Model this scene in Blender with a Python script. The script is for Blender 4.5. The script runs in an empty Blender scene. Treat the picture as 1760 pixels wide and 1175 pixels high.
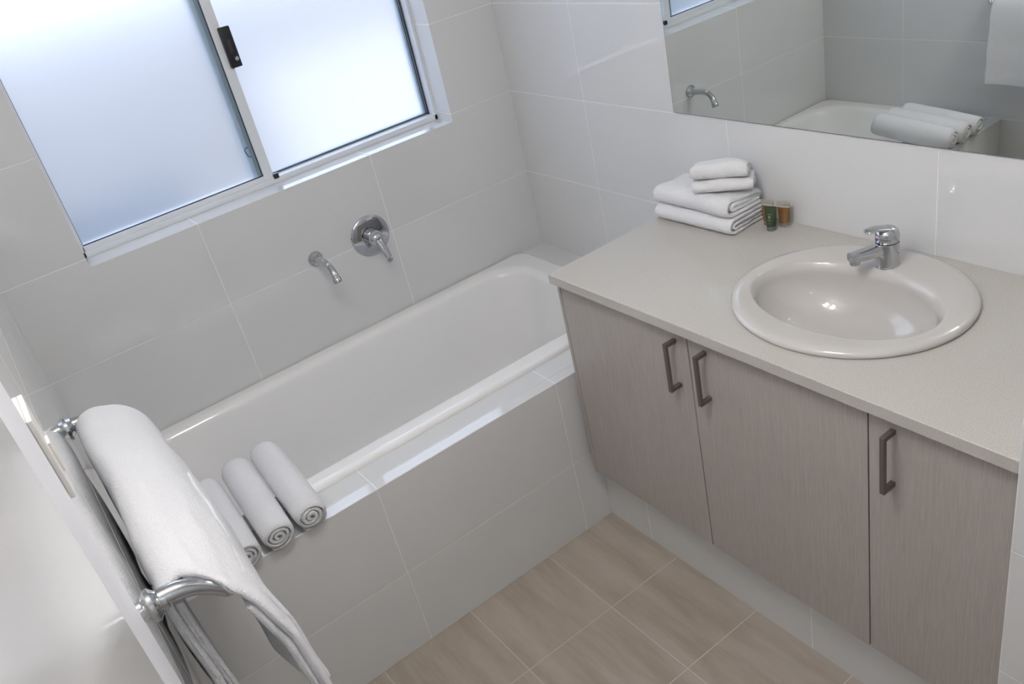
import bpy, bmesh, math, random
from mathutils import Vector, Matrix, noise
PI = math.pi
S = bpy.context.scene
COL = S.collection
# ------------------------------------------------------------------ camera
F = 1487.5
CAM = Vector((-1.69882, -2.644845, 1.924149))
az, pt, rl = math.radians(28.93388), math.radians(29.18309), math.radians(-13.8059)
fw = Vector((math.sin(az)*math.cos(pt), math.cos(az)*math.cos(pt), -math.sin(pt)))
r0 = Vector((math.cos(az), -math.sin(az), 0)); u0 = r0.cross(fw)
rr = math.cos(rl)*r0 + math.sin(rl)*u0
uu = -math.sin(rl)*r0 + math.cos(rl)*u0
cd = bpy.data.cameras.new('camera'); cam = bpy.data.objects.new('camera', cd); COL.objects.link(cam)
cam.matrix_world = Matrix(((rr.x, uu.x, -fw.x, CAM.x), (rr.y, uu.y, -fw.y, CAM.y), (rr.z, uu.z, -fw.z, CAM.z), (0, 0, 0, 1)))
cd.sensor_fit = 'HORIZONTAL'; cd.sensor_width = 36; cd.lens = F/1760*36; cd.clip_start = 0.01
S.camera = cam
# ------------------------------------------------------------------ view, world, lights
S.view_settings.view_transform = 'Standard'
S.view_settings.look = 'None'
S.view_settings.gamma = 1
S.view_settings.exposure = 0.18
w = bpy.data.worlds.new('sky'); S.world = w; w.use_nodes = True
bg = w.node_tree.nodes['Background']; bg.inputs[0].default_value = (0.70, 0.80, 1.0, 1); bg.inputs[1].default_value = 2.85

def lamp(name, kind, loc, power, color, size, **k):
    l = bpy.data.lights.new(name, kind); l.energy = power; l.color = color
    if kind == 'AREA': l.size = size
    elif kind == 'SUN': l.angle = size
    else: l.shadow_soft_size = size
    o = bpy.data.objects.new(name, l); o.location = loc; COL.objects.link(o)
    if 'to' in k: o.rotation_euler = (Vector(k['to'])-Vector(loc)).to_track_quat('-Z', 'Y').to_euler()
    return o
lamp('sun', 'SUN', (0, 0, 6), 2.0, (1, .96, .9), .03, to=(-1.2, 3.2, 0))
HX, HY = -1.32, -1.75                      # ceiling heater with four lamps
for sx in (-1, 1):
    for sy in (-1, 1):
        lamp('heat_lamp_light', 'POINT', (HX+.11*sx, HY+.11*sy, 2.30), 4.7, (1, .965, .925), .05)
lamp('camera_flash', 'POINT', tuple(CAM + uu*.07 + rr*.03), 2.6, (.90, .93, 1), .012)

# ------------------------------------------------------------------ materials
def nt(name):
    m = bpy.data.materials.new(name); m.use_nodes = True
    n = m.node_tree.nodes; l = m.node_tree.links
    return m, n, l, n['Principled BSDF']
def mth(n, l, op, a, b=None, c=None):
    x = n.new('ShaderNodeMath'); x.operation = op
    for i, v in enumerate((a, b, c)):
        if v is None: continue
        if isinstance(v, (int, float)): x.inputs[i].default_value = v
        else: l.new(v, x.inputs[i])
    return x.outputs[0]
def plain(name, col, rough=.5, metal=0, spec=.5, **k):
    m, n, l, p = nt(name)
    p.inputs['Base Color'].default_value = (*col, 1); p.inputs['Roughness'].default_value = rough
    p.inputs['Metallic'].default_value = metal; p.inputs['Specular IOR Level'].default_value = spec
    for a, b in k.items(): p.inputs[a.replace('_', ' ')].default_value = b
    return m
TILE = (.71, .715, .72); GROUT = (.86, .85, .83)
def tile_mat(name, ua, va, uo, vo, pu, pv, base=TILE, rough=.025, grout=GROUT, gw=.0022, streak=False, wav=.006, spec=1.0):
    m, n, l, p = nt(name)
    g = n.new('ShaderNodeNewGeometry'); sp = n.new('ShaderNodeSeparateXYZ'); l.new(g.outputs['Position'], sp.inputs[0])
    p.inputs['Specular IOR Level'].default_value = spec
    ds = []
    for ax, o, per in ((ua, uo, pu), (va, vo, pv)):
        if per is None: continue
        t = mth(n, l, 'DIVIDE', mth(n, l, 'SUBTRACT', sp.outputs[ax], o), per)
        d = mth(n, l, 'ABSOLUTE', mth(n, l, 'SUBTRACT', mth(n, l, 'FRACT', t), .5))
        ds.append(mth(n, l, 'MULTIPLY', mth(n, l, 'SUBTRACT', .5, d), per))      # metres from the nearest joint
    dist = ds[0] if len(ds) == 1 else mth(n, l, 'MINIMUM', ds[0], ds[1])
    mask = mth(n, l, 'LESS_THAN', dist, gw/2)
    mx = n.new('ShaderNodeMix'); mx.data_type = 'RGBA'; l.new(mask, mx.inputs['Factor'])
    mx.inputs['A'].default_value = (*base, 1); mx.inputs['B'].default_value = (*grout, 1)
    if streak:
        mp = n.new('ShaderNodeMapping'); mp.inputs['Scale'].default_value = (11, 1.6, 1); l.new(g.outputs['Position'], mp.inputs[0])
        ns = n.new('ShaderNodeTexNoise'); ns.inputs['Scale'].default_value = 1.6; ns.inputs['Detail'].default_value = 8; ns.inputs['Roughness'].default_value = .62
        l.new(mp.outputs[0], ns.inputs[0])
        cr = n.new('ShaderNodeValToRGB'); cr.color_ramp.elements[0].position = .36; cr.color_ramp.elements[1].position = .66
        cr.color_ramp.elements[0].color = (base[0]*.86, base[1]*.84, base[2]*.82, 1); cr.color_ramp.elements[1].color = (base[0]*1.10, base[1]*1.11, base[2]*1.13, 1)
        l.new(ns.outputs[0], cr.inputs[0]); l.new(cr.outputs[0], mx.inputs['A'])
    l.new(mx.outputs['Result'], p.inputs['Base Color'])
    l.new(mth(n, l, 'MULTIPLY_ADD', mask, .5, rough), p.inputs['Roughness'])
    ed = n.new('ShaderNodeMapRange'); ed.inputs['From Min'].default_value = gw/2; ed.inputs['From Max'].default_value = gw/2+.0018
    l.new(dist, ed.inputs['Value'])
    wn = n.new('ShaderNodeTexNoise'); wn.inputs['Scale'].default_value = 5; wn.inputs['Detail'].default_value = 1; l.new(g.outputs['Position'], wn.inputs[0])
    h = mth(n, l, 'MULTIPLY_ADD', wn.outputs[0], wav*40, ed.outputs[0])
    b = n.new('ShaderNodeBump'); b.inputs['Strength'].default_value = .5; b.inputs['Distance'].default_value = .0008
    l.new(h, b.inputs['Height']); l.new(b.outputs[0], p.inputs['Normal'])
    return m
T = .602
ZO = .572
def tiles(uo_x, uo_y, zo=ZO):
    """three tile materials for faces looking along x, y and z"""
    return [tile_mat('tile_facing_x', 1, 2, uo_y, zo, T, .302), tile_mat('tile_facing_y', 0, 2, uo_x, zo, T, .302),
            tile_mat('tile_facing_z', 0, 1, uo_x, 0, T, None)]
MT_main = tiles(-.592, -.4174)
MT_left = tiles(-.592, -.399)
MT_nib = tiles(-.575, -2.12, .75)
MT_kick = [tile_mat('kick_tile', 1, 2, -1.0225, 0, .596, None)]*3
M_floor = tile_mat('floor_tile', 0, 1, -.7517, -1.1312, .302, .3015, (.43, .375, .315), .38, (.57, .525, .47), .0028, True, .005, .5)
M_ceil = plain('ceiling_paint', (.90, .90, .89), .8)
M_chrome = plain('chrome', (.55, .56, .58), .04, 1)
M_mirror = plain('mirror_silver', (.80, .83, .81), .0, 1)
M_black = plain('black_plastic', (.012, .012, .016), .3)
M_darkgap = plain('dark_gasket', (.02, .03, .06), .5)
M_alu = plain('white_aluminium', (.74, .77, .81), .35, .0)
M_white = plain('white_gloss_paint', (.57, .555, .555), .13)
M_white2 = plain('white_trim_paint', (.74, .74, .78), .3)
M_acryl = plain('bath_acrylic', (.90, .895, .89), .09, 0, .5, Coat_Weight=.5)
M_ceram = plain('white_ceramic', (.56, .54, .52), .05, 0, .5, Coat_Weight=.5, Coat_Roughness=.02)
M_handle = plain('pewter_handle', (.15, .13, .12), .42, .35)
M_switch = plain('switch_plastic', (.74, .71, .68), .3)

M_reb = plain('grey_blue_rebate', (.20, .27, .32), .4)
def cabinet_mat():
    m, n, l, p = nt('taupe_linen_laminate')
    g = n.new('ShaderNodeNewGeometry')
    mp = n.new('ShaderNodeMapping'); mp.inputs['Scale'].default_value = (700, 700, 26); l.new(g.outputs['Position'], mp.inputs[0])
    a = n.new('ShaderNodeTexNoise'); a.inputs['Scale'].default_value = 1; a.inputs['Detail'].default_value = 3; l.new(mp.outputs[0], a.inputs[0])
    mp2 = n.new('ShaderNodeMapping'); mp2.inputs['Scale'].default_value = (260, 260, 6); l.new(g.outputs['Position'], mp2.inputs[0])
    c = n.new('ShaderNodeTexNoise'); c.inputs['Scale'].default_value = 1; c.inputs['Detail'].default_value = 2; l.new(mp2.outputs[0], c.inputs[0])
    f = mth(n, l, 'ADD', mth(n, l, 'MULTIPLY', a.outputs[0], .6), mth(n, l, 'MULTIPLY', c.outputs[0], .4))
    cr = n.new('ShaderNodeValToRGB'); cr.color_ramp.elements[0].position = .3; cr.color_ramp.elements[1].position = .7
    cr.color_ramp.elements[0].color = (.36, .325, .30, 1); cr.color_ramp.elements[1].color = (.475, .435, .405, 1)
    l.new(f, cr.inputs[0]); l.new(cr.outputs[0], p.inputs['Base Color']); p.inputs['Roughness'].default_value = .33
    return m
M_cab = cabinet_mat()
M_cabin = plain('cabinet_carcass', (.26, .24, .23), .5)
def stone_mat():
    m, n, l, p = nt('speckled_stone_top')
    g = n.new('ShaderNodeNewGeometry')
    a = n.new('ShaderNodeTexNoise'); a.inputs['Scale'].default_value = 420; a.inputs['Detail'].default_value = 2; l.new(g.outputs['Position'], a.inputs[0])
    cr = n.new('ShaderNodeValToRGB'); cr.color_ramp.elements[0].position = .35; cr.color_ramp.elements[1].position = .62
    cr.color_ramp.elements[0].color = (.46, .437, .402, 1); cr.color_ramp.elements[1].color = (.56, .537, .50, 1)
    l.new(a.outputs[0], cr.inputs[0]); l.new(cr.outputs[0], p.inputs['Base Color']); p.inputs['Roughness'].default_value = .16
    return m
M_stone = stone_mat()
def terry_mat(name, col):
    m, n, l, p = nt(name)
    g = n.new('ShaderNodeTexCoord')
    a = n.new('ShaderNodeTexNoise'); a.inputs['Scale'].default_value = 380; a.inputs['Detail'].default_value = 3; l.new(g.outputs['Object'], a.inputs[0])
    b2 = n.new('ShaderNodeTexNoise'); b2.inputs['Scale'].default_value = 60; b2.inputs['Detail'].default_value = 3; l.new(g.outputs['Object'], b2.inputs[0])
    h = mth(n, l, 'ADD', a.outputs[0], b2.outputs[0])
    b = n.new('ShaderNodeBump'); b.inputs['Strength'].default_value = .9; b.inputs['Distance'].default_value = .0028
    l.new(h, b.inputs['Height']); l.new(b.outputs[0], p.inputs['Normal'])
    p.inputs['Base Color'].default_value = (*col, 1); p.inputs['Roughness'].default_value = .95
    p.inputs['Specular IOR Level'].default_value = .1
    p.inputs['Sheen Weight'].default_value = .25; p.inputs['Sheen Roughness'].default_value = .5
    return m
M_terry = terry_mat('white_terry', (.82, .82, .84))
def glass_mat():
    m, n, l, p = nt('frosted_glass')
    out = [x for x in n if x.type == 'OUTPUT_MATERIAL'][0]
    p.inputs['Base Color'].default_value = (.93, .945, .97, 1); p.inputs['Roughness'].default_value = .42
    p.inputs['IOR'].default_value = 1.3; p.inputs['Transmission Weight'].default_value = 1
    t = n.new('ShaderNodeBsdfTranslucent'); t.inputs[0].default_value = (.93, .95, 1, 1)
    mx = n.new('ShaderNodeMixShader'); mx.inputs[0].default_value = .12
    l.new(p.outputs[0], mx.inputs[1]); l.new(t.outputs[0], mx.inputs[2])
    l.new(mx.outputs[0], out.inputs['Surface'])
    return m
M_glass = glass_mat()

# ------------------------------------------------------------------ mesh helpers
def obj(name, bm, mats, parent=None, smooth=False, label=None):
    me = bpy.data.meshes.new(name)
    if parent is not None:
        off = Vector((0, 0, 0)); q = parent
        while q: off += q.location; q = q.parent
        bmesh.ops.translate(bm, verts=bm.verts, vec=-off)
    bmesh.ops.recalc_face_normals(bm, faces=bm.faces)
    bm.to_mesh(me); bm.free()
    for m in (mats if isinstance(mats, (list, tuple)) else [mats]): me.materials.append(m)
    o = bpy.data.objects.new(name, me); COL.objects.link(o)
    if smooth:
        for f in me.polygons: f.use_smooth = True
        me.set_sharp_from_angle(angle=math.radians(smooth if smooth is not True else 40))
    if parent is not None: o.parent = parent
    if label: o['label'] = label
    return o
def thing(name, label, cat, loc, group=None):
    o = bpy.data.objects.new(name, None); o.location = loc; COL.objects.link(o); o.empty_display_size = .05
    if label: o['label'] = label
    if cat: o['category'] = cat
    if group: o['group'] = group
    return o
def tag(o, label, cat, group=None):
    o['label'] = label; o['category'] = cat
    if group: o['group'] = group
    return o
def center(o):
    """move a top-level mesh's origin to its base"""
    me = o.data; xs = [v.co for v in me.vertices]
    c = Vector(((min(v.x for v in xs)+max(v.x for v in xs))/2, (min(v.y for v in xs)+max(v.y for v in xs))/2, min(v.z for v in xs)))
    me.transform(Matrix.Translation(-c)); o.location = c
    return o
def box(bm, x0, x1, y0, y1, z0, z1, bev=0, seg=2, mat=0):
    r = bmesh.ops.create_cube(bm, size=1); vs = r['verts']
    for v in vs:
        v.co = Vector((x0 if v.co.x < 0 else x1, y0 if v.co.y < 0 else y1, z0 if v.co.z < 0 else z1))
    fs = set(f for v in vs for f in v.link_faces)
    for f in fs: f.material_index = mat
    if bev:
        es = list(set(e for v in vs for e in v.link_edges))
        bmesh.ops.bevel(bm, geom=es, offset=bev, segments=seg, profile=.5, affect='EDGES')
def BX(*a, **k):
    bm = bmesh.new(); box(bm, *a, **k); return bm
def tile_faces(bm):
    bm.normal_update()
    for f in bm.faces:
        n = f.normal; a = [abs(n.x), abs(n.y), abs(n.z)]
        f.material_index = a.index(max(a))
def loft(bm, loops, close=True, cap0=False, cap1=False, mat=0):
    vs = [[bm.verts.new(p) for p in lp] for lp in loops]
    n = len(loops[0])
    for a, b in zip(vs, vs[1:]):
        for i in range(n if close else n-1):
            j = (i+1) % n
            f = bm.faces.new((a[i], a[j], b[j], b[i])); f.material_index = mat
    if cap0: bm.faces.new(vs[0][::-1]).material_index = mat
    if cap1: bm.faces.new(vs[-1]).material_index = mat
    return vs
def frame_at(pts, i):
    a = Vector(pts[max(i-1, 0)]); b = Vector(pts[min(i+1, len(pts)-1)])
    t = (b-a).normalized()
    up = Vector((0, 0, 1)) if abs(t.z) < .95 else Vector((0, 1, 0))
    s = t.cross(up).normalized(); return t, s, s.cross(t).normalized()
def sweep(bm, pts, rad, n=16, caps=True, mat=0):
    """round or oval tube along pts; rad(i) -> (side radius, up radius)"""
    loops = []
    for i, p in enumerate(pts):
        t, s, q = frame_at(pts, i); r = rad(i) if callable(rad) else rad
        if not isinstance(r, tuple): r = (r, r)
        loops.append([Vector(p)+s*r[0]*math.cos(2*PI*k/n)+q*r[1]*math.sin(2*PI*k/n) for k in range(n)])
    loft(bm, loops, True, caps, caps, mat)
def lathe(bm, c, axis, prof, n=32, mat=0, caps=True):
    """prof = [(distance along axis, radius)]"""
    a = Vector(axis).normalized(); s = a.orthogonal().normalized(); q = a.cross(s)
    loops = [[Vector(c)+a*h+(s*math.cos(2*PI*k/n)+q*math.sin(2*PI*k/n))*max(r, 1e-5) for k in range(n)] for h, r in prof]
    loft(bm, loops, True, caps, caps, mat)
def struct(o): o['kind'] = 'structure'; return o

# ------------------------------------------------------------------ room shell
WL, NY, CEIL, YB = -1.75, -2.12, 2.45, -3.2
WX0, WX1, WZ0, WZ1 = -1.5175, -.2564, 1.149, 2.15
bm = bmesh.new(); TH = .22
box(bm, WL-.1, WX0, 0, TH, -.1, CEIL+.1)
box(bm, WX1, .1, 0, TH, -.1, CEIL+.1)
box(bm, WX0, WX1, 0, TH, -.1, WZ0)
box(bm, WX0, WX1, 0, TH, WZ1, CEIL+.1)
tile_faces(bm); struct(obj('wall_back', bm, MT_main))
bm = BX(0, .12, YB, 0, -.1, CEIL+.1); tile_faces(bm); struct(obj('wall_right', bm, MT_main))
bm = BX(WL-.12, WL, -1.955, 0, -.1, CEIL+.1); tile_faces(bm); struct(obj('wall_left', bm, MT_left))
bm = bmesh.new(); box(bm, WL-.12, WL, -1.955-.86, -1.955, 2.08, CEIL+.1); box(bm, WL-.12, WL, YB, -1.955-.86, -.1, CEIL+.1)
tile_faces(bm); struct(obj('wall_left_entry', bm, MT_left))
bm = BX(WL-.12, .12, YB-.12, YB, -.1, CEIL+.1); tile_faces(bm); struct(obj('wall_front', bm, MT_main))
bm = BX(-.578, 0, NY-.30, NY, -.1, CEIL+.1); 
tile_faces(bm); struct(obj('wall_nib', bm, MT_nib))
struct(obj('floor', BX(WL-.1, .1, YB-.1, .1, -.12, 0), M_floor))
struct(obj('ceiling', BX(WL-.1, .1, YB-.1, .1, CEIL, CEIL+.12), M_ceil))
# door in the left wall beside the camera, with its jamb trim
d = struct(thing('door_1', None, None, (WL-.03, -2.38, 0)))
obj('door_leaf', BX(-1.785, -1.7465, -2.80, -2.037, .005, 2.06, bev=.003), M_white, d)
bm = bmesh.new()
loops = []
for z in (0.0, 2.08):
    loops.append([(WL-.05, -2.035, z), (-1.7478, -2.035, z), (-1.7466, -2.030, z), (-1.7464, -2.012, z), (-1.7450, -2.006, z), (-1.7436, -1.985, z), (-1.7430, -1.955, z), (-1.7430, -1.925, z), (-1.7445, -1.918, z), (-1.7470, -1.915, z), (WL+.0005, -1.914, z), (WL+.0005, -1.954, z), (WL-.05, -1.954, z)])
loft(bm, loops, True, True, True)
struct(obj('trim_1', bm, M_white2, None, 50))

# ------------------------------------------------------------------ window
WY = .10
win = struct(thing('window_1', None, None, ((WX0+WX1)/2, WY, WZ0)))
bm = bmesh.new()
# outer frame: sill track, head, jambs
box(bm, WX0, WX1, WY, WY+.09, WZ0, WZ0+.018, bev=.001)
box(bm, WX0, WX1, WY, WY+.09, WZ1-.03, WZ1)
box(bm, WX0, WX0+.012, WY, WY+.09, WZ0, WZ1)
box(bm, WX1-.010, WX1, WY, WY+.09, WZ0, WZ1)
obj('window_frame', bm, M_alu, win)
# sliding sash on the left, nearer the room
SX1 = -.890
bm = bmesh.new()
box(bm, WX0+.006, SX1-.03, WY+.006, WY+.028, WZ0+.006, 1.1825, bev=.0012)
box(bm, SX1-.031, SX1, WY+.004, WY+.030, WZ0+.006, WZ1-.02, bev=.0015)
box(bm, WX0+.006, WX0+.016, WY+.006, WY+.028, WZ0+.006, WZ1-.02, bev=.001)
box(bm, WX0+.006, SX1-.03, WY+.006, WY+.028, WZ1-.06, WZ1-.02)
sash = obj('sliding_sash', bm, M_alu, win)
bm = bmesh.new()
box(bm, WX0+.016, SX1-.0305, WY+.010, WY+.0145, 1.1822, 1.1852)
box(bm, SX1-.0335, SX1-.0305, WY+.010, WY+.0145, 1.1822, WZ1-.06)
box(bm, WX0+.0155, WX0+.0175, WY+.010, WY+.0145, 1.1822, WZ1-.06)
obj('sash_gasket', bm, M_darkgap, sash, label='thin dark rubber line around the pane')
obj('sash_rebate', BX(SX1-.0455, SX1-.0338, WY+.0115, WY+.0160, 1.1855, WZ1-.06), M_reb, sash, label='grey-blue strip beside the pane')
obj('sash_pane', BX(WX0+.016, SX1-.031, WY+.016, WY+.021, 1.18, WZ1-.06), M_glass, sash)
# fixed light on the right with its own meeting stile behind the sash
bm = bmesh.new()
box(bm, SX1-.052, SX1-.018, WY+.045, WY+.075, WZ0+.016, WZ1-.02)
box(bm, WX1-.020, WX1-.010, WY+.045, WY+.075, WZ0+.016, WZ1-.02)
box(bm, SX1-.03, WX1-.01, WY+.045, WY+.075, WZ0+.016, WZ0+.022)
fx = obj('fixed_sash', bm, plain('grey_blue_aluminium', (.33, .42, .48), .4), win)
bm = bmesh.new()
for k in (0, .0058):
    box(bm, SX1, WX1-.0185+k, WY+.040-k, WY+.045-k, WZ0+.0215-k, WZ0+.0235-k)
    box(bm, WX1-.0205+k, WX1-.0185+k, WY+.040-k, WY+.045-k, WZ0+.0215-k, WZ1-.03)
obj('pane_gasket', bm, M_darkgap, fx, label='two thin dark lines around the right pane')
obj('fixed_pane', BX(SX1-.025, WX1-.02, WY+.052, WY+.057, WZ0+.022, WZ1-.03), M_glass, fx)
# lock and guide
bm = bmesh.new(); box(bm, -.902, -.8665, WY-.012, WY+.004, 1.523, 1.643, bev=.004, seg=3)
lk = obj('sash_lock', bm, M_black, sash, 40, label='black plastic lock with small silver keyhole')
bm = bmesh.new(); box(bm, -.892, -.880, WY-.0150, WY-.0115, 1.567, 1.607, bev=.001); obj('lock_slider', bm, plain('black_rubber', (.03, .03, .035), .5), lk)
bm = bmesh.new(); lathe(bm, (-.8775, WY-.011, 1.548), (0, -1, 0), [(0, .0062), (.003, .0062), (.0035, .0055), (.0036, .0025)], 24); kb = obj('key_barrel', bm, M_chrome, lk, 30)
bm = bmesh.new(); box(bm, -.893, -.8755, WY-.004, WY+.012, WZ0+.014, WZ0+.030, bev=.0012); obj('corner_guide', bm, M_black, sash)
bm = bmesh.new()
cp = [(-.921, WY+.013, 1.286), (-.944, WY+.013, 1.283), (-.9485, WY+.013, 1.277), (-.943, WY+.013, 1.256), (-.938, WY+.013, 1.253), (-.921, WY+.013, 1.258)]
sweep(bm, cp, .0014, 6); obj('catch_loop', bm, M_darkgap, sash)

# ground and far wall behind the frosted panes, plus two walls added for tone
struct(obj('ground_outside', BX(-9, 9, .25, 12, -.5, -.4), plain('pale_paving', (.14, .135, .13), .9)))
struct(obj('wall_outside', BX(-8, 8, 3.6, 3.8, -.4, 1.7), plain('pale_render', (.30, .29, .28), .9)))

struct(obj('added_wall_bright', BX(-.25, 4.5, 2.0, 2.2, -.4, 1.15), plain('pane_brightener_white', (.58, .56, .54), .9)))  # invented pale wall, added to whiten and brighten the right pane
struct(obj('added_wall_dark', BX(-3.0, -.95, 1.2, 1.35, -.4, 1.0), plain('pane_darkener_blue_grey', (.06, .08, .105), .7)))  # invented dark block, added to shade the lower left pane blue-grey

# ------------------------------------------------------------------ bath, tiled surround
bs = thing('bath_surround', 'white tiled bath surround with hob top under the rolled towels', 'bath surround', (WL/2, -.42, 0))
bm = BX(WL, 0, -.834, -.795, 0, .572, bev=.0012, seg=1); tile_faces(bm); obj('front_panel', bm, MT_main, bs)
bm = bmesh.new(); box(bm, WL, 0, -.795, -.708, .55, .572); box(bm, -.107, 0, -.708, -.0005, .55, .572); tile_faces(bm); obj('tiled_ledge', bm, MT_main, bs)

def rrect(x0, x1, y0, y1, r, z, n=10):
    out = []
    for cx, cy, a0 in ((x1-r, y1-r, 0), (x0+r, y1-r, PI/2), (x0+r, y0+r, PI), (x1-r, y0+r, 1.5*PI)):
        for k in range(n+1):
            a = a0+PI/2*k/n; out.append(Vector((cx+r*math.cos(a), cy+r*math.sin(a), z)))
    # extra points along the long sides
    res = []
    m = len(out)
    for i in range(m):
        a, b = out[i], out[(i+1) % m]; res.append(a)
        if i % (n+1) == n:
            for q in range(1, 12): res.append(a.lerp(b, q/12))
    return res
bm = bmesh.new(); L = []
ox0, ox1, oy0, oy1 = WL+.002, -.100, -.716, -.002
for e, z in ((0, .5725), (.001, .579), (.003, .5835), (.007, .5865), (.013, .588), (.020, .5885)):
    L.append(rrect(ox0+e, ox1-e, oy0+e, oy1-e, .05-e*.4, z))
ix0, ix1, iy0, iy1 = WL+.090, -.196, -.640, -.066
for e, z in ((-.026, .5885), (-.019, .588), (-.010, .585), (-.003, .579), (.002, .572), (.005, .562)):
    L.append(rrect(ix0+e, ix1-e, iy0+e, iy1-e, .13, z))
D0, D1 = .562, .17
for k in range(1, 26):
    t = k/25
    zz = D0+(D1-D0)*min(1, t*1.12 if t < .8 else .896+.104*math.sin((t-.8)/.2*PI/2))
    f = max(0, (t-.62)/.38)**2.2*.10
    L.append(rrect(ix0+.005+.30*t**1.0+f, ix1-.005-.085*t-f, iy0+.005+.05*t+f, iy1-.005-.05*t-f, .13+.02*t, zz))
last = L[-1]; c = sum(last, Vector())/len(last)
for k in (.7, .4, .15): L.append([c+(p-c)*k for p in last])
loft(bm, L, True, False, True)
tub = tag(obj('bathtub', bm, M_acryl, None, 60), 'long white acrylic bathtub set into the tiled surround under the window', 'bathtub')

# ------------------------------------------------------------------ bath spout and mixer on the window wall
sp_ = thing('bath_spout', 'small curved chrome bath spout on the tiled wall under the window', 'bath spout', (-.884, 0, .896))
bm = bmesh.new(); lathe(bm, (-.884, 0, .896), (0, -1, 0), [(0, .026), (.004, .0262), (.010, .024), (.014, .018), (.02, .0145)], 36); obj('flange', bm, M_chrome, sp_, 50)
pts = []
for k in range(19):
    t = k/18; pts.append((-.884+.003*t, -.015-.118*math.sin(t*1.25)/math.sin(1.25), .896+.006*math.sin(t*PI)-.040*t**3.6))
bm = bmesh.new(); sweep(bm, pts, lambda i: .0145-.0040*min(1, i/10)+.0015*max(0, (i-14)/4), 20); obj('spout_arm', bm, M_chrome, sp_, 60)
e = Vector(pts[-1]); dr = (e-Vector(pts[-3])).normalized()
bm = bmesh.new(); lathe(bm, e-dr*.004, dr, [(0, .0115), (.003, .014), (.013, .014), (.018, .013), (.018, .009), (.01, .008)], 28); obj('aerator', bm, M_chrome, sp_, 40)

mx = thing('bath_mixer', 'chrome bath mixer with round backplate and lever on tiled wall', 'mixer tap', (-.676, 0, .892))
mc = Vector((-.676, 0, .892))
bm = bmesh.new(); lathe(bm, mc, (0, -1, 0), [(0, .0715), (.003, .072), (.006, .0695), (.008, .065), (.009, .03)], 64); obj('backplate', bm, M_chrome, mx, 35)
bm = bmesh.new(); lathe(bm, mc+Vector((0, -.008, 0)), (0, -1, 0), [(0, .0245), (.012, .0245), (.0125, .022), (.016, .022), (.0165, .0255), (.021, .0255), (.0215, .0235), (.025, .0235)], 48)
obj('collar', bm, M_chrome, mx, 25)
bm = bmesh.new(); lathe(bm, mc+Vector((0, -.030, 0)), (0, -1, 0), [(0, .0265), (.010, .0275), (.022, .026), (.032, .021), (.038, .013), (.040, .004)], 40); obj('hub', bm, M_chrome, mx, 60)
pts = []
for k in range(15):
    t = k/14; pts.append(mc+Vector((.010*t, -.050-.052*t+.010*t*t, .004-.018*t-.066*t**1.4)))
bm = bmesh.new(); sweep(bm, pts, lambda i: (.0185-.007*(i/14)**.7, .015-.009*(i/14)**.8) if i < 14 else (.006, .003), 20); obj('lever', bm, M_chrome, mx, 60)

# ------------------------------------------------------------------ vanity
YV0, YV1 = -.861, NY
van = thing('vanity_cabinet', 'taupe linen-grain vanity cabinet with three doors, beside the bath', 'cabinet', (-.26, -1.49, 0))
bm = bmesh.new()
box(bm, -.535, -.001, -.873, YV0, .2245, .893, bev=.0006, seg=1)
obj('side_panel', bm, M_cab, van)
bm = bmesh.new()
box(bm, -.514, -.005, YV1+.002, -.873, .232, .250)
box(bm, -.018, -.005, YV1+.002, -.873, .250, .893)
box(bm, -.514, -.49, YV1+.002, -.873, .84, .893)
for y in (-1.349, -1.821): box(bm, -.5135, -.018, y-.009, y+.009, .25, .84)
obj('carcass', bm, M_cabin, van)
bm = BX(-.485, -.467, NY+.001, -.8345, 0, .2315); tile_faces(bm); obj('kickboard', bm, MT_kick, van, label='white tiled kickboard')
def door(y0, y1, hy):
    d = obj('door', BX(-.535, -.516, y0, y1, .2265, .8905, bev=.0008, seg=1), M_cab, van)
    bm = bmesh.new(); t = .0105; z0, z1 = .727, .8625
    # one square bar bent twice
    P = [(-.5352, z1-t/2), (-.569+t/2-.002, z1-t/2), (-.569+t/2-.002, z0+t/2), (-.5352, z0+t/2)]
    outer = [(-.5352, z1), (-.571, z1), (-.571, z0), (-.5352, z0)]
    inner = [(-.5352, z1-t), (-.571+t*.8, z1-t), (-.571+t*.8, z0+t), (-.5352, z0+t)]
    ring = []
    for (ax, azz), (bx_, bz) in zip(outer, inner):
        ring.append([Vector((ax, hy-t/2, azz)), Vector((ax, hy+t/2, azz)), Vector((bx_, hy+t/2, bz)), Vector((bx_, hy-t/2, bz))])
    loft(bm, ring, True, True, True)
    bmesh.ops.bevel(bm, geom=list(bm.edges), offset=.0007, segments=1, affect='EDGES')
    obj('handle', bm, M_handle, d, label='dark pewter D-shaped bar handle')
door(-1.3475, -.8755, -1.309)
door(-1.8195, -1.3505, -1.405)
door(NY+.003, -1.8225, -1.8745)

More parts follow.
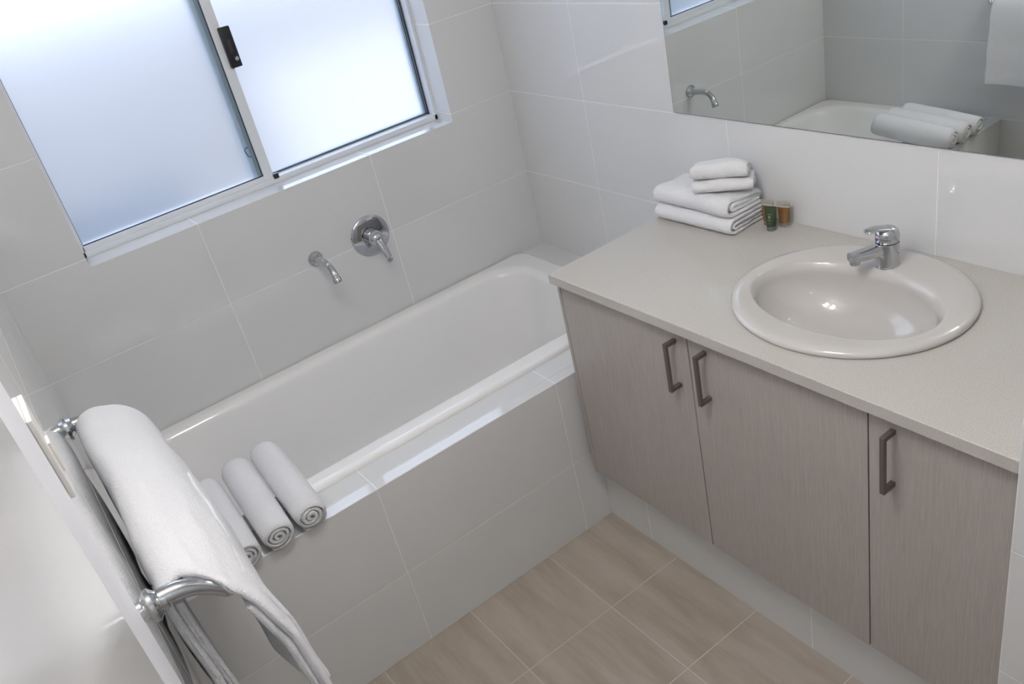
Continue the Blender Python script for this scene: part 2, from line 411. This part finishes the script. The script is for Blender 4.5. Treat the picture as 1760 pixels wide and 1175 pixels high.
# benchtop with an oval cut-out
BC, BA, BB = Vector((-.2645, -1.585, 0)), .239, .262
cx0, cx1, cy0, cy1 = -.557, -.0005, NY+.0005, -.863
ea, eb = BA-.03, BB-.03
angs = set(2*PI*k/96 for k in range(96))
for x in (cx0, cx1):
    for y in (cy0, cy1): angs.add(math.atan2(y-BC.y, x-BC.x) % (2*PI))
angs = sorted(angs)
def edgept(a):
    dx, dy = math.cos(a), math.sin(a); ts = []
    if dx > 1e-9: ts.append((cx1-BC.x)/dx)
    if dx < -1e-9: ts.append((cx0-BC.x)/dx)
    if dy > 1e-9: ts.append((cy1-BC.y)/dy)
    if dy < -1e-9: ts.append((cy0-BC.y)/dy)
    t = min(ts); return BC.x+dx*t, BC.y+dy*t
def inpt(a):
    dx, dy = math.cos(a), math.sin(a); t = 1/math.sqrt((dx/ea)**2+(dy/eb)**2); return BC.x+dx*t, BC.y+dy*t
zt, zb = .9213, .8935
def ins(p, e):
    return (min(max(p[0], cx0+e), cx1-e), min(max(p[1], cy0+e), cy1-e))
rings = []
for z, f in ((zt, 'i'), (zt, .0015), (zt-.0015, 0), (zb+.001, 0), (zb, .001), (zb, 'i'), (zt, 'i')):
    ring = []
    for a in angs:
        p = inpt(a) if f == 'i' else ins(edgept(a), f)
        ring.append(Vector((p[0], p[1], z)))
    rings.append(ring)
bm = bmesh.new(); loft(bm, rings); bmesh.ops.remove_doubles(bm, verts=bm.verts, dist=1e-6)
tag(center(obj('vanity_benchtop', bm, M_stone, None, 30)), 'pale speckled stone benchtop on the taupe vanity cabinet', 'benchtop')

# basin
bas = thing('wash_basin', 'oval white ceramic drop-in basin set in the stone benchtop', 'basin', (-.2645, -1.585, .9215))
def ell(cx, cy, a, b, z, n=96, sup=2.0):
    o = []
    for k in range(n):
        t = 2*PI*k/n; c_, s_ = math.cos(t), math.sin(t)
        o.append(Vector((cx+a*math.copysign(abs(c_)**(2/sup), c_), cy+b*math.copysign(abs(s_)**(2/sup), s_), z)))
    return o
L = []
for e, z in ((.003, .9216), (.0, .925), (.0, .930), (.003, .9345), (.009, .9375), (.018, .9385), (.026, .9378)):
    L.append(ell(BC.x, BC.y, BA-e, BB-e, z))
ic = Vector((-.287, -1.583)); ia, ib = .146, .217
for k, (s, z) in enumerate(((.016, .9372), (.008, .9366), (.003, .9350), (0, .9325), (-.004, .926), (-.009, .916))):
    m = 1-k/8
    if k < 3:
        L.append(ell(ic.x, ic.y, ia+s*.75, ib+s*.6, z))
    else: L.append(ell(ic.x, ic.y, ia+s, ib+s, z))
for k in range(1, 19):
    t = k/18; sc = math.cos(t*PI/2)**.80 if k < 18 else 0.0
    L.append(ell(ic.x+.012*t, ic.y, max(.022, (ia-.009)*sc), max(.022, (ib-.009)*sc), .916-.118*math.sin(t*PI/2)**1.15))
bm = bmesh.new(); loft(bm, L, True, False, True)
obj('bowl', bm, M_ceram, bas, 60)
bm = bmesh.new(); lathe(bm, (ic.x+.012, ic.y, .7985), (0, 0, 1), [(0, .022), (.002, .0215), (.003, .018), (.0015, .012), (.0015, .003)], 32); obj('waste_ring', bm, M_chrome, bas, 40)

# basin mixer
tp = Vector((-.113, -1.576, .9355))
tap = thing('basin_mixer', 'chrome lever mixer tap standing on the back of the basin', 'mixer tap', tuple(tp))
bm = bmesh.new(); lathe(bm, tp, (0, 0, 1), [(0, .0275), (.003, .0275), (.004, .0262), (.058, .0262), (.060, .0258), (.0605, .018)], 48); obj('tap_body', bm, M_chrome, tap, 35)
ds = Vector((-.085, .034, 0)).normalized(); sd = Vector((-ds.y, ds.x, 0))
bm = bmesh.new(); loops = []
for k in range(15):
    t = k/14
    c = tp+ds*(.004+.088*t)+Vector((0, 0, .047+.001*t-.003*math.sin(t*PI*.8)))
    wd = .0165-.0040*t; up = .016-.0065*t
    lo = []
    for q in range(24):
        a = 2*PI*q/24; cc, ss = math.cos(a), math.sin(a)
        lo.append(c+sd*wd*math.copysign(abs(cc)**.55, cc)+Vector((0, 0, up*math.copysign(abs(ss)**.55, ss)*(1 if ss > 0 else 1.15))))
    loops.append(lo)
loft(bm, loops, True, True, True); spt = obj('spout', bm, M_chrome, tap, 50)
nz = tp+ds*.081+Vector((0, 0, .038))
bm = bmesh.new(); lathe(bm, nz, (0, 0, -1), [(-.004, .0118), (.006, .0118), (.0065, .0108), (.011, .0108), (.011, .008), (.008, .007)], 28); obj('nozzle', bm, M_chrome, spt, 40)
dl = Vector((-.085, .040, 0)).normalized(); sl = Vector((-dl.y, dl.x, 0))
hz = tp+Vector((0, 0, .0615))
bm = bmesh.new(); lathe(bm, hz, (0, 0, 1), [(0, .0255), (.001, .0262), (.016, .0262), (.025, .0235), (.031, .017), (.034, .008), (.0345, .001)], 48); hd = obj('lever_head', bm, M_chrome, tap, 50)
bm = bmesh.new(); loops = []
for k in range(15):
    t = k/14; c = hz-dl*.020+dl*.074*t+Vector((0, 0, .022+.012*math.sin(t*PI*.68)+.002*t))
    wd = .0195*(1-.3*t) if k < 14 else .008
    th = .0055*(1-.35*t) if 0 < k < 14 else .002
    if k == 0: wd = .01
    loops.append([c+sl*wd*math.cos(2*PI*q/24)+Vector((0, 0, th*math.sin(2*PI*q/24))) for q in range(24)])
loft(bm, loops, True, True, True); obj('lever', bm, M_chrome, tap, 60)
for s, colr in ((1, (.6, .02, .03)), (-1, (.03, .05, .5))):
    # little half-red half-blue temperature button facing the user
    fc = hz+Vector((0, 0, .009))+dl*.0260
    bm = bmesh.new(); pts = [fc+dl*.0006]+[fc+dl*.0006+sl*(-s)*.0042*math.sin(PI*q/12)*1+Vector((0, 0, .0042*math.cos(PI*q/12))) for q in range(13)]
    vs = [bm.verts.new(p) for p in pts]
    for q in range(1, 13): bm.faces.new((vs[0], vs[q], vs[q+1]))
    r = bmesh.ops.extrude_face_region(bm, geom=list(bm.faces)); bmesh.ops.translate(bm, verts=[v for v in r['geom'] if isinstance(v, bmesh.types.BMVert)], vec=-dl*.0015)
    obj('temperature_mark', bm, plain('enamel_mark', colr, .3), hd, label='red half of the button' if s > 0 else 'blue half of the button')

# mirror
mr = thing('wall_mirror', 'large frameless mirror on the tiled wall above the vanity', 'mirror', (-.003, -1.474, 1.18))
bm = BX(-.0055, -.0005, NY+.004, -.828, 1.18, 2.10, bev=.0004, seg=1)
obj('mirror_glass', bm, plain('mirror_backing', (.10, .11, .16), .2), mr)
bm = bmesh.new(); vs = [bm.verts.new(p) for p in ((-.0057, NY+.0055, 1.1815), (-.0057, -.8295, 1.1815), (-.0057, -.8295, 2.0985), (-.0057, NY+.0055, 2.0985))]; bm.faces.new(vs)
r = bmesh.ops.extrude_face_region(bm, geom=list(bm.faces)); bmesh.ops.translate(bm, verts=[v for v in r['geom'] if isinstance(v, bmesh.types.BMVert)], vec=(.0006, 0, 0))
obj('silvered_face', bm, M_mirror, mr)

# ------------------------------------------------------------------ folded towels on the benchtop
def folded(name, label, cx, cy, z, lx, ly, h, folds, ang=0, seed=0, cat='towel', group=None, tipx=0, wav=.003, sag=0, band=False):
    """towel folded like an S seen on its +-y end: layers run along y, folds at the -x side; cross-section swept along y"""
    rnd = random.Random(seed); n = folds; th = h/n*.94
    # centre line: folded in half twice, the big fold on the -x side, free edges on the +x side
    th = h/4*.95; x0 = -lx/2; x1 = lx/2-th*.6; cl = []
    def run(xa, xb, z_, q=14): cl.extend((xa+(xb-xa)*t/q, z_) for t in range(q+1))
    def turn(xc, zc, rx, rz, sgn, q=7, up=False):
        for t in range(1, q):
            a = PI*t/q; cl.append((xc+sgn*rx*math.sin(a), zc+(rz*math.cos(a) if not up else -rz*math.cos(a))))
    q4 = h/4
    big = min(h/2-q4/2, .022); xb = x0+big+th/2
    run(x1, xb, q4*.5); turn(xb, h/2, big, h/2-q4/2, -1, 12, True); run(xb, x1-q4*.5, q4*3.5)
    turn(x1-q4*.5, q4*3, q4*.5, q4*.5, 1); run(x1-q4*.5, x0+th*1.9+q4*.5, q4*2.5)
    turn(x0+th*1.9+q4*.5, q4*2, q4*.5, q4*.5, -1); run(x0+th*1.9+q4*.5, x1-.004, q4*1.5)
    m = len(cl); NY_ = 26
    bm = bmesh.new(); R = Matrix.Rotation(ang, 3, 'Z')
    loops = []
    for k in range(NY_+1):
        t = k/NY_; y = -ly/2+ly*t; e = min(t, 1-t)*ly
        shr = 1-.10*math.exp(-(e/.012)**1.0) if e < .05 else 1
        lt = []; lb = []
        for i, (x, zz) in enumerate(cl):
            a = cl[max(0, i-1)]; b = cl[min(m-1, i+1)]; d = Vector((b[0]-a[0], b[1]-a[1])).normalized(); nn = Vector((-d.y, d.x))
            rr_ = th/2*(.97 if 1 < i < m-2 else .8)*(1-.55*math.exp(-(e/.004)))
            wob = noise.noise(Vector((x*14, y*14, zz*30+seed*7)))*wav
            yy = y + noise.noise(Vector((x*20, zz*120, seed*3.1+k//20)))*.004*(1 if e < .03 else 0)
            zo = wob*(zz/h+.2)+tipx*(x+lx/2)*(zz/h)+sag*((y/ly*2)**2)*(-zz/h)
            bandf = .9 if band and abs(y-ly*.12) < .007 else 1
            for lst, s in ((lt, 1), (lb, -1)):
                v = Vector((x+nn.x*rr_*s, yy, max(zz+nn.y*rr_*s*bandf+zo, .0004)))
                lst.append(R @ v + Vector((cx, cy, z)))
        loops.append(lt+lb[::-1])
    loft(bm, loops, True, True, True)
    o = obj(name, bm, M_terry, None, 70)
    center(o); return tag(o, label, cat, group)
GT = 'folded white towels stacked on the benchtop'
folded('folded_bath_towel', 'folded white bath towel at the bottom of the benchtop stack', -.089, -1.006, .9215, .142, .275, .046, 3, .03, 1, group=GT, band=True)
folded('folded_bath_towel', 'puffy folded white bath towel, second from bottom of the benchtop stack', -.087, -1.003, .9680, .146, .275, .062, 3, .0, 2, group=GT, tipx=-.06, wav=.008, band=True, sag=.010)
folded('folded_face_cloth', 'small folded white face cloth, lower of the two on top of the benchtop stack', -.090, -1.078, 1.0285, .085, .156, .036, 2, .64, 3, cat='face cloth', group=GT, wav=.006, tipx=-.08, sag=.004)
folded('folded_face_cloth', 'small folded white face cloth on the very top of the benchtop stack', -.090, -1.070, 1.0625, .085, .146, .046, 2, .60, 4, cat='face cloth', group=GT, wav=.014, tipx=-.22, sag=.008)

# ------------------------------------------------------------------ toiletry tubes standing on their caps
M_amber = plain('amber_gel', (.26, .135, .05), .12, 0, .5, Transmission_Weight=.2)
M_clear = plain('clear_plastic', (.88, .84, .78), .08, 0, .5, Transmission_Weight=.85, IOR=1.25)
M_green = plain('green_tube', (.035, .055, .022), .35)
M_cap = plain('grey_cap', (.20, .20, .22), .3, .5)
M_print = plain('pale_print', (.32, .38, .28), .5)
M_crimp = plain('pale_crimp', (.78, .77, .72), .3)
def tube(name, label, x, y, ang, H, rb, wt, M1, M2, M3, gel_top, group, printed=False):
    t = thing(name, label, 'toiletry tube', (x, y, .9215), group); R = Matrix.Rotation(ang, 3, 'Z'); O = Vector((x, y, .9215))
    ch = .012
    def lp(a, b, z): return [O+R@Vector((b*math.cos(2*PI*k/32), a*math.sin(2*PI*k/32), z)) for k in range(32)]
    bm = bmesh.new(); loft(bm, [lp(rb*.92, rb*.92, 0), lp(rb*.97, rb*.97, .001), lp(rb, rb, ch-.001), lp(rb*.96, rb*.96, ch)], True, True, True); obj('cap', bm, M2, t, 40)
    def prof(z):
        f = (z-ch)/(H-ch); return rb*1.02+(wt-rb)*f, max(.0012, rb*1.0*(1-f**1.6))
    bm = bmesh.new(); zz = [ch+.0002+(gel_top-ch)*k/10 for k in range(11)]; loft(bm, [lp(*prof(z), z) for z in zz], True, True, True); obj('tube_body', bm, M1, t, 60)
    bm = bmesh.new(); zz = [gel_top+.0003+(H-gel_top)*k/6 for k in range(7)]; loft(bm, [lp(*prof(z), z) for z in zz], True, True, True); obj('crimped_end', bm, M3, t, 50)
    if printed:
        bm = bmesh.new()
        def dab(u, z, su, sz):
            fz = prof(z); d = -fz[1]*math.sqrt(max(0, 1-(u/fz[0])**2))-.0004
            for q in ((-1, -1), (1, -1), (1, 1), (-1, 1)): vv.append(bm.verts.new(O+R@Vector((d, u+q[0]*su, z+q[1]*sz))))
        vv = []
        dab(0, .046, .0055, .0006); dab(0, .0395, .0032, .0018); dab(0, .0362, .0016, .0010); dab(0, .032, .0046, .0004); dab(0, .029, .005, .0004); dab(0, .022, .004, .0004)
        for k in range(0, len(vv), 4): bm.faces.new(vv[k:k+4])
        obj('printed_emblem', bm, M_print, t, label='pale round emblem and fine lettering')
    return t
GA = 'amber toiletry tubes on the benchtop'
tube('toiletry_tube', 'amber gel tube beside the towel stack, left of the green tube', -.040, -1.176, .25, .070, .0130, .0185, M_amber, M_clear, M_clear, .054, GA)
tube('toiletry_tube', 'amber gel tube against the tiled wall, right of the green tube', -.030, -1.221, .25, .070, .0130, .0185, M_amber, M_clear, M_clear, .054, GA)
tube('toiletry_tube', 'dark green toiletry tube with grey cap in front of two amber tubes', -.064, -1.206, .25, .066, .0125, .0175, M_green, M_cap, M_green, .060, None, True)

# ------------------------------------------------------------------ rolled hand towels on the hob
def rolled(label, x, seed, r_out=.037, length=.33, squash=.98, yaw=0, tilt=.105, y0=-.852, turns=3.1, z0=.5725):
    rnd = random.Random(seed)
    th = r_out/(turns+.45)
    N = int(turns*26); cl = []
    a0 = 2*PI*turns-PI/2-.75
    for i in range(N+1):
        a = i/26*2*PI; r = th*.35+th*(i/26)
        cl.append((r*math.cos(a0-a)*(1+.02*math.sin(2*a+seed)), r*math.sin(a0-a)*squash*(1+.02*math.cos(3*a+seed))))
    bm = bmesh.new(); loops = []; K = 24
    R = Matrix.Rotation(yaw, 3, 'Z') @ Matrix.Rotation(tilt, 3, 'X')
    for k in range(K+1):
        t = k/K; e = min(t, 1-t)*length
        lt, lb = [], []
        for i, (px_, pz_) in enumerate(cl):
            a = cl[max(0, i-1)]; b = cl[min(N, i+1)]; d = Vector((b[0]-a[0], b[1]-a[1])).normalized(); nn = Vector((-d.y, d.x))
            hw = th*.47*(1-.45*math.exp(-e/.0035)); 
            if i < 3 or i > N-4: hw *= .7
            q = i/N
            bul = 1+.035*math.sin(t*PI)+.03*noise.noise(Vector((px_*20, t*5, seed)))-.05*math.exp(-e/.01)
            yo = noise.noise(Vector((q*9, seed*2.3, 0)))*.004+(1-q)*(-.002)
            for lst, s in ((lt, 1), (lb, -1)):
                v = Vector(((px_+nn.x*hw*s)*bul, t*length+yo, (pz_+nn.y*hw*s)*bul+r_out*squash*1.06))
                v = R@v+Vector((x, y0, z0)); fl = .5728 if v.y < -.717 else (.5890 if v.y < -.655 else 0)
                v.z = max(v.z, fl); lst.append(v)
        loops.append(lt+lb[::-1])
    loft(bm, loops, True, True, True)
    o = obj('rolled_towel', bm, M_terry, None, 75); center(o)
    return tag(o, label, 'towel', 'rolled towels on the bath hob')
rolled('rolled white towel on the bath hob, farthest from the towel rail', -1.378, 3, .0450, .325, .97, yaw=-.02)
rolled('rolled white towel on the bath hob, middle of the three', -1.468, 5, .0430, .325, .97, yaw=-.03)
rolled('rolled white towel on the bath hob, nearest the towel rail', -1.553, 8, .0405, .315, .95, yaw=-.02)

# ------------------------------------------------------------------ double towel rail with draped towel
RY0, RY1 = -.825, -1.505
rail = thing('towel_rail', 'chrome double towel rail with curved end arms on the left tiled wall', 'towel rail', (WL, (RY0+RY1)/2, 1.10))
def armpt(t): return (WL+.012+.094*t, 1.103-.002*t-.055*t**2.5)
for y in (RY0, RY1):
    bm = bmesh.new(); lathe(bm, (WL, y, 1.100), (1, 0, 0), [(0, .027), (.003, .027), (.006, .023), (.010, .018), (.014, .0165), (.020, .0165), (.021, .015)], 36); b = obj('wall_bracket', bm, M_chrome, rail, 35)
    pts = [(armpt(k/16)[0], y, armpt(k/16)[1]) for k in range(17)]
    bm = bmesh.new(); sweep(bm, pts, lambda i: (.0155-.003*(i/16), .0155-.004*(i/16)) if i < 16 else (.007, .006), 20); obj('arm', bm, M_chrome, rail, 60)
for t in (.36, .95):
    x, z = armpt(t); bm = bmesh.new(); sweep(bm, [(x, RY1+.002, z), (x, (RY0+RY1)/2, z), (x, RY0-.002, z)], .0075, 20); obj('rail_bar', bm, M_chrome, rail, 60)
# draped towel
PATH = [(-1.738, .80), (-1.737, .88), (-1.735, .96), (-1.733, 1.03), (-1.731, 1.075), (-1.727, 1.103), (-1.716, 1.118), (-1.700, 1.123), (-1.680, 1.119), (-1.660, 1.109), (-1.640, 1.096), (-1.624, 1.075), (-1.612, 1.048), (-1.605, 1.012), (-1.602, .96), (-1.599, .90), (-1.596, .83), (-1.592, .765)]
def catm(P, n):
    out = []
    for i in range(len(P)-1):
        p0, p1, p2, p3 = [Vector(P[min(max(j, 0), len(P)-1)]) for j in (i-1, i, i+1, i+2)]
        for k in range(n):
            t = k/n; out.append(.5*((2*p1)+(p2-p0)*t+(2*p0-5*p1+4*p2-p3)*t*t+(3*p1-p0-3*p2+p3)*t**3))
    out.append(Vector(P[-1])); return out
def drape(name, ya, yb, inset, thick, seed, i0=0, i1=None, amp=1, parent=None, flare=1):
    C_ = catm(PATH, 5)[i0:i1]; m = len(C_); bm = bmesh.new(); loops = []
    Lg = abs(yb-ya); ed = [0, .0006, .002, .0045, .008, .013]
    ts = [e/Lg for e in ed]+[.02+(.96)*k/56 for k in range(57)]+[1-e/Lg for e in ed[::-1]]
    ts = sorted(t for t in ts)
    for t in ts:
        lt, lb = [], []; e = min(t, 1-t)*Lg
        round_ = math.sqrt(max(.02, 1-(1-min(1, e/(thick*.6)))**2))
        for i, p in enumerate(C_):
            a = C_[max(0, i-1)]; b = C_[min(m-1, i+1)]; d = (b-a).normalized(); nn = Vector((-d.y, d.x))
            hang = max(0, 1.07-p.y)/.3; front = p.x > -1.67
            y = ya+(yb-ya)*t
            near = math.exp(-abs(y-yb)/.12)
            if front: fold = (.007*math.sin(y*17+seed)+.004*math.sin(y*31+seed*2))*hang*amp+.006*hang*near*flare
            else: fold = -abs(.008*math.sin(y*15+seed))*hang-.014*hang*near
            sq = -.020*near*max(0, min(1, (p.x+1.68)/.05))*max(0, min(1, (p.y-.92)/.12))
            sg = .007*noise.noise(Vector((y*6, p.x*25, p.y*6+seed)))+.0022*noise.noise(Vector((y*22, p.x*40+y*9, p.y*14+seed)))
            off = -inset+fold+sg+sq
            fs = max(0, min(1, (p.x+1.70)/.06))
            yy = y-(.036*fs+.02*hang*fs)*t**3+noise.noise(Vector((p.x*30, p.y*18, seed+9)))*.004
            dz = -.013*math.exp(-abs(y-yb)/.09)*max(0, min(1, (p.y-1.05)/.04))
            h = thick/2*round_*(.7 if i in (0, m-1) else 1)
            for lst, s in ((lt, 1), (lb, -1)):
                lst.append(Vector((max(p.x+nn.x*(off+h*s), -1.7475), yy, p.y+dz+nn.y*(off+h*s))))
        loops.append(lt+lb[::-1])
    loft(bm, loops, True, True, True)
    return obj(name, bm, M_terry, parent, 75)
tw = thing('hanging_bath_towel', 'thick white bath towel draped over the chrome towel rail', 'towel', (-1.67, -1.16, 1.12))
drape('outer_layer', -.845, -1.488, .000, .015, 1, parent=tw)
drape('inner_layer', -.850, -1.486, .0145, .015, 1.15, i0=64, parent=tw)
drape('back_layer', -.850, -1.482, .0140, .015, 1.3, i1=20, parent=tw)
_P = PATH; PATH = [(x+.0135, z) for x, z in _P]
drape('front_flap', -1.12, -1.436, .003, .010, 1.05, i0=60, parent=tw, flare=.3)
PATH = _P

# ------------------------------------------------------------------ light switch beside the door
sw = thing('light_switch', 'white light switch plate on left tiled wall beside the door', 'light switch', (WL, -1.76, 1.455))
obj('switch_plate', BX(WL, WL+.005, -1.800, -1.730, 1.472, 1.565, bev=.001), M_switch, sw)
obj('rocker', BX(WL+.0045, WL+.0075, -1.775, -1.755, 1.49, 1.525, bev=.0008), M_switch, sw)

# ------------------------------------------------------------------ ceiling heater and lamps (above the frame)
ch = thing('ceiling_heater', 'square white ceiling heater with four round lamps above the room', 'ceiling heater', (HX, HY, CEIL))
obj('housing', BX(HX-.19, HX+.19, HY-.19, HY+.19, CEIL-.02, CEIL, bev=.006), M_white2, ch)
ml, n_, l_, p_ = nt('lamp_glow'); p_.inputs['Emission Color'].default_value = (1, .93, .85, 1); p_.inputs['Emission Strength'].default_value = 12
for sx in (-1, 1):
    for sy in (-1, 1):
        bm = bmesh.new(); lathe(bm, (HX+.11*sx, HY+.11*sy, CEIL-.02), (0, 0, -1), [(0, .062), (.004, .062), (.006, .055), (.016, .050), (.026, .036), (.031, .018), (.032, .002)], 32)
        obj('lamp_bulb', bm, ml, ch, 50)
